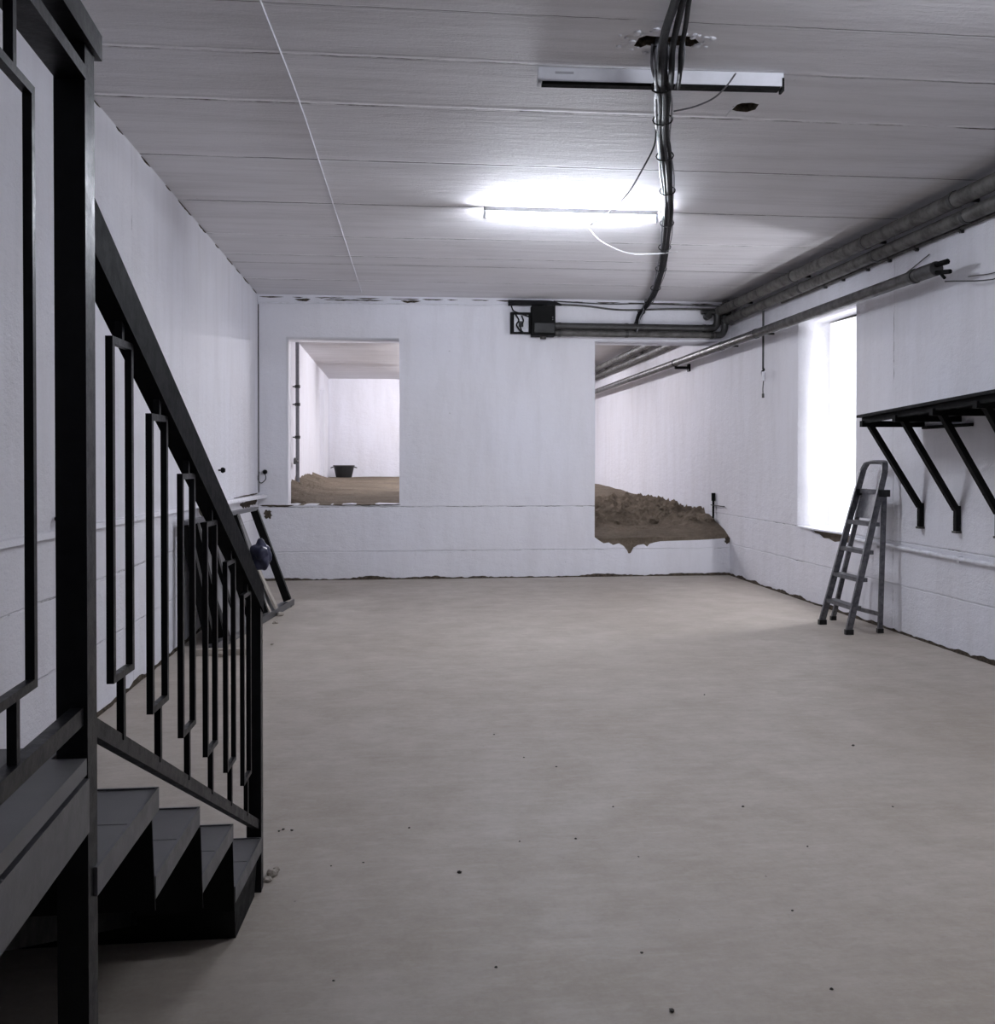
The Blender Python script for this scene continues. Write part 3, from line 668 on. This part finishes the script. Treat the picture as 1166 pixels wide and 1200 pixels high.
wire('hanging_wire', [(XR-.01, 6.2, 3.0), (XR-.02, 6.6, 2.90), (XR-.02, 7.0, 2.93)], .004, 'pipe', 'upper thin wire stretched from the end of the long pipe', 'wire')
wire('hanging_wire', [(XR-.01, 6.2, 2.99), (XR-.02, 6.6, 2.85), (4.2, 7.05, 2.90)], .005, 'pipe_dark', 'lower dark wire stretched from the end of the long pipe', 'wire')
wire('slack_wire', [(XR-.02, 7.55, 3.22), (XR-.02, 8.0, 3.12), (XR-.02, 8.5, 3.05), (XR-.02, 9.0, 3.10)], .005, 'pipe', 'slack wire sagging between the twin pipes and the long pipe', 'wire')

# ================================================================ JUNCTION BOXES ON THE END WALL
x0, x1 = 1.70, 2.0
t = thing('junction_box', 'black steel junction box high on the end wall', 'box', (1.85, YB, 3.12))
bm = newbm(); box(bm, (x0, YB-.17, 3.13), (x1, YB, 3.52)); part('case', bm, M['flat_black'], t, bev=.006)
bm = newbm(); box(bm, (x0+.03, YB-.178, 3.17), (x1-.01, YB-.171, 3.29)); part('cover_plate', bm, M['rubber'], t)
bm = newbm(); tube(bm, [(1.85, YB-.1, 3.095), (1.85, YB-.1, 3.13)], .04, 12); part('gland', bm, M['pipe'], t)
for z in (3.34, 3.37):
    bm = newbm(); tube(bm, [(1.965, YB-.18, z), (1.965, YB-.168, z-.002)], .007, 8); part('screw', bm, M['alu'], t)
bm = newbm()
for k in range(5): tube(bm, [(1.40, YB-.06-.02*(k % 3), 3.535+.012*k), (1.6, YB-.09, 3.54+.011*k), (1.95, YB-.08, 3.55+.008*k), (2.1, YB-.04, 3.55)], .013, 6, 4)
part('cable_tail', bm, M['cable'], t, True)
t = thing('open_switch_box', 'small open switch box with bare wiring left of the black junction box', 'box', (1.55, YB, 3.17))
bx0, bx1, bz0, bz1 = 1.43, 1.695, 3.165, 3.44
bm = newbm(); box(bm, (bx0, YB-.01, bz0), (bx1, YB, bz1)); part('back_plate', bm, M['wpipe'], t)
bm = newbm(); f_ = .022
box(bm, (bx0, YB-.08, bz0), (bx1, YB-.011, bz0+f_)); box(bm, (bx0, YB-.08, bz1-f_), (bx1, YB-.011, bz1)); box(bm, (bx0, YB-.08, bz0+f_), (bx0+.045, YB-.011, bz1-f_)); box(bm, (bx1-f_, YB-.08, bz0+f_), (bx1, YB-.011, bz1-f_))
part('rim', bm, M['flat_black'], t)
bm = newbm(); tube(bm, [(1.50, YB-.04, 3.42), (1.54, YB-.05, 3.34), (1.51, YB-.05, 3.28), (1.56, YB-.04, 3.21), (1.60, YB-.03, 3.19)], .010, 6, 5); tube(bm, [(1.58, YB-.04, 3.40), (1.60, YB-.05, 3.33), (1.56, YB-.05, 3.27), (1.58, YB-.04, 3.2)], .009, 6, 5)
part('wiring', bm, M['cable'], t, True)
bm = newbm(); box(bm, (1.545, YB-.055, 3.26), (1.60, YB-.012, 3.33)); part('terminal_block', bm, M['rubber'], t)
bm = newbm(); tube(bm, [(1.44, YB-.05, 3.53), (1.47, YB-.07, 3.46), (1.55, YB-.06, 3.43), (1.70, YB-.06, 3.38)], .008, 6, 5); part('lead', bm, M['cable'], t, True)

# ================================================================ PIPES
def clamp(bm, c, r, axis):
    c = Vector(c); a_ = Vector(axis); tube(bm, [c-a_*.02, c+a_*.02], r*1.12, 14)
# two dark pipes across the end wall turning up into the corner
for nm_, z, yy, r, lab, mm, xe in (('wall_pipe', 3.265, YB-.10, .045, 'upper dark pipe crossing the end wall from the junction box', 'pipe_dark', 4.17), ('wall_pipe', 3.175, YB-.10, .042, 'lower grimy pipe crossing the end wall above the right opening', 'pipe', 4.27)):
    t = thing(nm_, lab, 'pipe', (3.0, yy, z))
    bm = newbm(); tube(bm, [(2.0, yy, z), (xe-.14, yy, z)], r, 16); part('pipe', bm, M[mm], t, True)
    bm = newbm(); tube(bm, [(xe-.14, yy, z), (xe-.05, yy, z+.01), (xe-.01, yy, z+.06), (xe, yy, z+.14), (xe, yy, 3.50)], r*1.05, 16, 5); part('elbow', bm, M['pipe_dark'], t, True)
    for x in (2.06, 2.95, xe-.18):
        bm = newbm(); clamp(bm, (x, yy, z), r, (1, 0, 0)); box(bm, (x-.012, yy, z-.012), (x+.012, YB, z+.012)); part('clamp', bm, M['pipe_dark'], t, True)
# corner fitting cluster
t = thing('valve_cluster', 'dark cluster of pipe fittings in the far right ceiling corner', 'valve', (4.2, 12.1, 3.4))
bm = newbm(); tube(bm, [(3.95, YB-.10, 3.48), (4.34, YB-.10, 3.48)], .035, 12); part('cross_pipe', bm, M['pipe_dark'], t, True)
bm = newbm(); tube(bm, [(4.03, YB-.18, 3.42), (4.03, YB-.06, 3.42)], .045, 12); part('valve_body', bm, M['pipe_dark'], t, True)
bm = newbm(); tube(bm, [(4.24, YB-.25, 3.44), (4.24, YB-.25, 3.60)], .06, 12); part('flange', bm, M['pipe_dark'], t, True)
# three long pipes under the ceiling along the right wall
for lab, x, z, r, mm in (('upper long grimy pipe running under the ceiling along the right wall', 4.19, 3.49, .062, 'pipe'), ('lower long grimy pipe running under the ceiling along the right wall', 4.285, 3.37, .056, 'pipe')):
    t = thing('ceiling_pipe', lab, 'pipe', (x, 12, z))
    bm = newbm(); pts = [(x, YN+.01, z)]+[(x+rnd.uniform(-.004, .004), y, z+rnd.uniform(-.004, .004)) for y in range(-2, 24, 2)]+[(x, YF-.01, z)]
    tube(bm, pts, r, 18); part('pipe', bm, M[mm], t, True)
    for y in (5.4, 6.9, 8.3, 9.9, 11.6, 14, 17, 20):
        bm = newbm(); clamp(bm, (x, y, z), r*.97, (0, 1, 0)); box(bm, (x, y-.012, z-.012), (XR, y+.012, z+.012))
        part('bracket', bm, M['pipe_dark'], t, True)
t = thing('thin_wall_conduit', 'thin pale conduit hanging just below the twin ceiling pipes', 'conduit', (4.35, 8, 3.33))
bm = newbm(); tube(bm, [(4.352, YN+.01, 3.325)]+[(4.352, y, 3.325+rnd.uniform(-.006, .006)) for y in range(-2, 11)]+[(4.352, 10.6, 3.33)], .016, 10); part('conduit', bm, M['pipe'], t, True)
for y in (6.3, 7.1, 7.75, 8.2, 8.6, 9.1, 9.5):
    bm = newbm(); clamp(bm, (4.352, y, 3.322), .019, (0, 1, 0)); box(bm, (4.35, y-.01, 3.29), (XR, y+.01, 3.31)); part('clip', bm, M['pipe_dark'], t)
# long heating pipe lower on the wall
HX, HZ, HR = 4.16, 3.01, .052
t = thing('long_wall_pipe', 'long grey pipe slung along the right wall through the right opening', 'pipe', (HX, 14, HZ))
bm = newbm(); tube(bm, [(HX, 7.30, HZ)]+[(HX, y, HZ) for y in range(8, 24, 2)]+[(HX, YF-.01, HZ)], HR, 18); part('pipe', bm, M['pipe_mid'], t, True)
bm = newbm(); tube(bm, [(HX, 7.10, HZ), (HX, 7.34, HZ)], HR*1.1, 18); tube(bm, [(HX, 7.40, HZ), (HX, 7.44, HZ)], HR*1.16, 18); part('end_sleeve', bm, M['pipe_dark'], t, True)
bm = newbm(); tube(bm, [(HX+.02, 6.98, HZ+.03), (HX, 7.12, HZ+.03)], .022, 8); tube(bm, [(HX+.03, 6.96, HZ-.05), (HX, 7.12, HZ-.03)], .018, 8); tube(bm, [(HX+.02, 7.02, HZ-.09), (HX+.01, 7.08, HZ-.03)], .012, 8); part('pipe_tail', bm, M['flat_black'], t, True)
for y in (14.2,):
    bm = newbm(); clamp(bm, (HX, y, HZ), HR, (0, 1, 0)); box(bm, (HX, y-.02, HZ-.095), (XR, y+.02, HZ-.055)); box(bm, (HX-.012, y-.012, HZ-.09), (HX+.012, y+.012, HZ)); box(bm, (XR-.025, y-.05, HZ-.13), (XR, y+.05, HZ-.02)); part('wall_bracket', bm, M['flat_black'], t)
for y in (10.9, 12.1):
    bm = newbm(); box(bm, (HX, y-.012, HZ-.01), (XR, y+.012, HZ+.012)); clamp(bm, (HX, y, HZ), HR, (0, 1, 0)); part('wall_bracket', bm, M['pipe_dark'], t)
# drop rod with socket
q = at(893, 362, X=4.30)
t = thing('pull_cord', 'thin dark rod hanging by the long pipe with a loose socket at its end', 'cord', (4.31, q.y, 2.2))
bm = newbm(); tube(bm, [(4.31, q.y, 3.31), (4.31, q.y, 2.62)], .013, 8); part('rod', bm, M['pipe_dark'], t, True)
bm = newbm(); tube(bm, [(4.31, q.y, 2.62), (4.31, q.y-.02, 2.60), (4.31, q.y+.03, 2.58), (4.31, q.y+.01, 2.52)], .014, 8, 4); part('hook', bm, M['flat_black'], t, True)
bm = newbm(); tube(bm, [(4.31, q.y-.012, 2.58), (4.31, q.y-.012, 2.47)], .022, 10); part('socket', bm, M['wpipe'], t, True)
bm = newbm(); tube(bm, [(4.31, q.y-.012, 2.47), (4.315, q.y+.02, 2.38), (4.31, q.y, 2.30)], .006, 6, 4); tube(bm, [(4.31, q.y, 2.32), (4.31, q.y, 2.27)], .014, 6); part('tail_wire', bm, M['pipe'], t, True)
# white conduit low on the right wall
t = thing('low_wall_conduit', 'white painted conduit running low along the right wall behind the ladder', 'conduit', (XR-.02, 6, .74))
bm = newbm(); tube(bm, [(XR-.018, YN+.01, .735), (XR-.018, 4, .735), (XR-.018, 7, .742), (XR-.018, 8.9, .765)], .018, 10); part('conduit', bm, M['wpipe'], t, True)
for y in (5.6, 7.1, 8.4):
    bm = newbm(); box(bm, (XR-.03, y-.012, .715), (XR, y+.012, .77)); part('clip', bm, M['wpipe'], t)

# ---------------------------------------------------------------- wall hooks and stubs
def hook(u, v, X=None, Y=None, label=''):
    p = at(u, v, X=X, Y=Y)
    n = Vector((1, 0, 0)) if X is not None else Vector((0, -1, 0))
    t = thing('wall_socket', label, 'socket', p)
    bm = newbm(); tube(bm, [p, p+n*.03], .010, 8); part('stem', bm, M['pipe_dark'], t, True)
    bm = newbm(); tube(bm, [p+n*.025, p+n*.04, p+n*.065], [.022, .030, .018], 12); part('cup', bm, M['flat_black'], t, True)
    return p, n, t
p, n, t = hook(311, 553, Y=YB, label='small black lamp socket on the end wall near the left corner')
bm = newbm(); tube(bm, [p+Vector((0, -.03, -.02)), p+Vector((.01, -.05, -.09)), p+Vector((-.05, -.04, -.14)), p+Vector((-.09, -.03, -.08)), p+Vector((-.07, -.02, .0))], .006, 6, 6); part('wire_loop', bm, M['pipe_dark'], t, True)
hook(256, 551, X=XL, label='small black socket on the left wall above the handrail')
hook(64, 608, X=XL, label='tiny dark fitting on the left wall beside the tall post')
q = at(836, 592, X=XR-.03)
t = thing('pipe_stub', 'short black upright pipe stub against the right wall above the soil', 'pipe', (q.x, q.y, q.z-.12))
bm = newbm(); tube(bm, [(q.x, q.y, q.z-.25), (q.x, q.y, q.z+.06)], .016, 8); tube(bm, [(q.x, q.y, q.z+.06), (q.x, q.y, q.z+.17)], .028, 8); part('upright', bm, M['flat_black'], t, True)
bm = newbm(); tube(bm, [(q.x, q.y+.1, q.z-.0), (q.x, q.y-.45, q.z-.0)], .008, 6); part('cross_wire', bm, M['pipe_dark'], t)
def blot(u, v, rx, rz, label):
    p = at(u, v, Y=YB); bm = newbm(); n = 26; pr = []
    for i in range(n):
        a_ = 2*math.pi*i/n; k = rnd.uniform(.55, 1.15); x = min(p.x+rx*k*math.cos(a_), XR-.002)
        pr.append((x, p.z+rz*k*math.sin(a_)))
    fr = [bm.verts.new((x, YB-.006, z)) for x, z in pr]; bk = [bm.verts.new((x, YB, z)) for x, z in pr]
    bm.faces.new(fr); bm.faces.new(list(reversed(bk)))
    for i in range(n): bm.faces.new((fr[i], bk[i], bk[(i+1) % n], fr[(i+1) % n]))
    return single('plaster_break', bm, M['grime_shade'], label, 'damage')
blot(853, 633, .05, .05, 'dark crumbled break in the corner below the right opening')
blot(314, 603, .055, .06, 'dark crumbled break in the plaster beside the leaning black frame')

# ================================================================ WALL SHELF
def stz(y): return 1.895+.041*(7.7-y)
SX = 3.81; Y0, Y1 = 5.1, 7.7
t = thing('wall_shelf', 'long black steel shelf on diagonal brackets on the right wall', 'shelf', (4.38, 6.4, 1.0))
bm = newbm()
hexa(bm, [(SX, Y0, stz(Y0)-.022), (XR, Y0, stz(Y0)-.022), (XR, Y1, stz(Y1)-.022), (SX, Y1, stz(Y1)-.022), (SX, Y0, stz(Y0)), (XR, Y0, stz(Y0)), (XR, Y1, stz(Y1)), (SX, Y1, stz(Y1))])
part('shelf_board', bm, M['flat_black'], t)
for x in (SX+.06, XR-.16):
    bm = newbm(); bar(bm, (x, Y0, stz(Y0)-.045), (x, Y1-.02, stz(Y1)-.045), .045, .045); part('long_rail', bm, M['flat_black'], t)
for y in (7.66, 7.13, 6.6, 6.07):
    z = stz(y)-.045
    bm = newbm(); bar(bm, (SX+.02, y, z-.03), (XR-.002, y, z-.03), .045, .05); part('cross_arm', bm, M['flat_black'], t)
    bm = newbm(); bar(bm, (SX+.10, y, z-.04), (XR-.03, y, 1.13), .042, .05, Vector((0, 1, 0))); bar(bm, (XR-.023, y, 1.16), (XR-.023, y, .955), .04, .04, Vector((0, 1, 0))); part('bracket', bm, M['flat_black'], t)
    bm = newbm(); box(bm, (XR-.05, y-.028, .945), (XR-.001, y+.028, .962)); part('foot_plate', bm, M['pipe'], t)
bm = newbm(); box(bm, (XR-.05, 5.2, stz(7)-.13), (XR-.002, 6.68, stz(7)-.075)); part('wall_batten', bm, M['flat_black'], t)
bm = newbm(); box(bm, (XR-.04, 6.95, stz(7.5)-.125), (XR-.002, 7.62, stz(7.5)-.10)); part('wall_batten', bm, M['flat_black'], t)

# ================================================================ STEPLADDER
fn, ff = at(996, 744, Z=0), at(963, 732, Z=0)      # front feet
ta = at(1041, 545, X=4.25); tb = at(1017, 545, X=4.25)
FX0 = (fn.x+ff.x)/2; FX1 = 4.25; ZT = 1.50
def frail(s, z):                                     # s=0 near side, 1 far side
    k = z/ZT; return Vector((FX0+(FX1-FX0)*k, (fn.y+(8.03-fn.y)*k) if s == 0 else (ff.y+(8.42-ff.y)*k), z))
t = thing('stepladder', 'worn grey aluminium stepladder with hoop handle leaning at the right wall', 'ladder', (4.05, 8.22, 0))
hoop = [frail(0, 1.42), frail(0, 1.47)+Vector((.003, .02, 0)), frail(0, 1.50)+Vector((.006, .07, 0)), frail(1, 1.50)+Vector((.006, -.07, 0)), frail(1, 1.47)+Vector((.003, -.02, 0)), frail(1, 1.42)]
bm = newbm()
hs = smooth_pts(hoop, 5)
for a, b in zip(hs, hs[1:]): bar(bm, a, b+(b-a)*.15, .05, .024, Vector((1, 0, .3)).cross(b-a).normalized() if (b-a).length else Vector((0, 0, 1)))
part('hoop_handle', bm, M['alu'], t)
for s in (0, 1):
    bm = newbm(); bar(bm, frail(s, .0)+Vector((0, 0, .03)), frail(s, 1.43), .055, .026, Vector((0, 1, 0))); part('front_rail', bm, M['alu'], t)
    c = frail(s, .015); bm = newbm(); box(bm, (c.x-.035, c.y-.02, 0), (c.x+.035, c.y+.02, .045)); part('foot', bm, M['rubber'], t)
rx0, rx1 = 4.20, 4.21
rl = [(Vector((at(1032, 742, Z=0).x, at(1032, 742, Z=0).y, .02)), frail(0, 1.22)+Vector((.05, .01, 0))), (Vector((at(977, 727, Z=0).x, at(977, 727, Z=0).y, .02)), frail(1, 1.22)+Vector((.05, -.01, 0)))]
for a, b in rl:
    bm = newbm(); bar(bm, a, b, .04, .024, Vector((0, 1, 0))); part('rear_leg', bm, M['alu'], t)
    bm = newbm(); box(bm, (a.x-.026, a.y-.018, 0), (a.x+.026, a.y+.018, .04)); part('foot', bm, M['rubber'], t)
bm = newbm(); bar(bm, rl[0][0].lerp(rl[0][1], .12), rl[1][0].lerp(rl[1][1], .12), .02, .035); part('rear_brace', bm, M['alu'], t)
for z in (.245, .49, .73, .975):
    a, b = frail(0, z), frail(1, z); bm = newbm()
    w_ = .09
    hexa(bm, [(a.x-.03, a.y, z-.035), (a.x+w_-.03, a.y, z-.035), (b.x+w_-.03, b.y, z-.035), (b.x-.03, b.y, z-.035), (a.x-.03, a.y, z), (a.x+w_-.03, a.y, z), (b.x+w_-.03, b.y, z), (b.x-.03, b.y, z)])
    part('step', bm, M['alu'], t, bev=.004)
a, b = frail(0, 1.0), frail(1, 1.0); a2, b2 = frail(0, 1.24), frail(1, 1.24); o_ = Vector((.03, 0, 0)); i_ = Vector((0, .04, 0))
bm = newbm(); hexa(bm, [a+i_+o_, a+i_+o_*1.8, b-i_+o_*1.8, b-i_+o_, a2+i_+o_, a2+i_+o_*1.8, b2-i_+o_*1.8, b2-i_+o_]); part('platform', bm, M['alu'], t, label='platform plate folded up between the rails')
bm = newbm(); bar(bm, a2+i_*.6+o_*.9, b2-i_*.6+o_*.9, .03, .04); part('platform_lip', bm, M['alu'], t)
for s in (0, 1):
    c = frail(s, 1.23)+Vector((.035, 0, 0)); bm = newbm(); box(bm, (c.x-.05, c.y-.024, c.z-.03), (c.x+.05, c.y+.024, c.z+.03)); part('hinge', bm, M['rubber'], t, bev=.006)

# ================================================================ CLUTTER BY THE LEFT WALL
A0, A1 = Vector((-1.165, 10.2, 0)), Vector((-1.50, 10.2, 1.0))      # far edge
B0, B1 = Vector((-1.50, 7.85, 0)), Vector((-1.70, 7.85, 1.0))       # near edge
t = thing('leaning_steel_frame', 'black steel trestle frame leaning against the left wall', 'frame', (A0+B0)/2)
up = Vector((0, 1, 0))
for k, (s, w_) in enumerate(((0, .09), (.36, .07), (.5, .07), (.60, .08), (.76, .08), (.9, .08), (1, .09))):
    a, b = A0.lerp(B0, s)+Vector((0, 0, .06)), A1.lerp(B1, s)
    bm = newbm(); bar(bm, a, b, .075, w_, up); part('upright', bm, M['flat_black'], t)
bm = newbm(); bar(bm, A0+Vector((0, .04, .025)), B0+Vector((0, -.04, .025)), .12, .03); bar(bm, A0+Vector((.06, .04, .035)), B0+Vector((.06, -.04, .035)), .012, .06); part('bottom_angle', bm, M['alu'], t)
bm = newbm(); bar(bm, A1+Vector((.0, .04, .02)), B1+Vector((.0, -.04, .02)), .07, .035); part('top_angle', bm, M['alu'], t)
bm = newbm(); box(bm, (A0.x-.05, 10.10, 0), (A0.x+.05, 10.24, .02)); part('foot', bm, M['rubber'], t)
# grey board behind the frame
bm = newbm(); hexa(bm, [(-1.40, 8.1, .02), (-1.37, 8.1, .02), (-1.26, 9.98, .02), (-1.29, 9.98, .02), (-1.75, 8.1, 1.02), (-1.72, 8.1, 1.02), (-1.60, 9.85, 1.00), (-1.63, 9.85, 1.00)])
single('grey_board', bm, M['panel'], 'large grey board leaning behind the black trestle frame', 'board')
for i, (x0_, y_, x1_, y1_, z1_, w_, lab) in enumerate(((-1.22, 9.75, -1.70, 9.95, 1.0, .12, 'pale timber plank leaning upright beside the black frame'), (-1.24, 9.45, -1.52, 9.55, .55, .09, 'short pale plank end leaning low behind the lower newel post'))):
    bm = newbm(); bar(bm, (x0_, y_, .035), (x1_, y1_, z1_), .022, w_, Vector((0, 1, 0))); single('timber_plank', bm, M['wood'], lab, 'plank')
q = at(303, 647, X=-1.30)
bm = newbm(); rock(bm, tuple(at(305, 651, X=-1.36)), .10, 13, 1.35, 4, .06)
single('blue_sack', bm, M['blue'], 'dark blue plastic sack stuffed behind the black trestle frame', 'sack', smooth=True)
bm = newbm(); rock(bm, (-1.70, 8.75, 1.10), .06, 21, 2.2, 3, .08)
single('olive_rag', bm, M['olive'], 'olive rag draped over the top of the leaning frame', 'rag', smooth=True)
for i, (u, v, r) in enumerate(((322, 731, .03), (312, 724, .022), (328, 722, .035), (306, 752, .014), (318, 756, .012), (241, 768, .05), (258, 770, .04))):
    q = at(u, v, Z=0); bm = newbm(); rock(bm, (q.x, q.y, r*.4), r, i+70, .7)
    single('rubble_piece', bm, M['rubble'], 'pale piece of rubble lying under the leaning black frame', 'rubble', group='rubble under the leaning frame')
bm = newbm(); q = at(262, 768, Z=0); box(bm, (-1.62, q.y-.03, 0), (-1.12, q.y+.03, .05)); single('timber_batten', bm, M['wood'], 'pale timber batten lying on the floor in front of the leaning frame', 'batten', bev=.004)

# dark chips on the floor
for i, (u, v, r) in enumerate(((538, 1025, .009), (789, 1189, .009), (753, 1120, .005), (581, 1137, .005), (675, 985, .006), (609, 988, .004), (719, 947, .005), (479, 972, .005), (390, 1153, .004), (749, 1006, .004), (387, 1017, .004), (331, 974, .007), (341, 975, .007), (326, 976, .005), (1001, 875, .009), (872, 947, .007), (977, 1163, .006), (1048, 947, .005), (948, 994, .005), (579, 862, .006), (652, 900, .006), (614, 889, .005), (425, 1013, .004), (826, 815, .006), (930, 1070, .005))):
    q = at(u, v, Z=0); bm = newbm(); rock(bm, (q.x, q.y, r*.3), r, i+90, .55, 1)
    lab, grp = 'tiny dark stone chip lying on the open concrete floor', 'stone chips on the floor'
    if i == 0: lab, grp = 'largest dark stone chip lying by itself on the near left floor', None
    if i == 1: lab, grp = 'large dark stone chip lying nearest to the viewer on the floor', None
    if i in (11, 12, 13): lab, grp = 'dark stone chip in the row of three just right of the lower newel post', 'three chips by the lower newel post'
    single('stone_chip', bm, M['dark_stone'], lab, 'stone', group=grp)
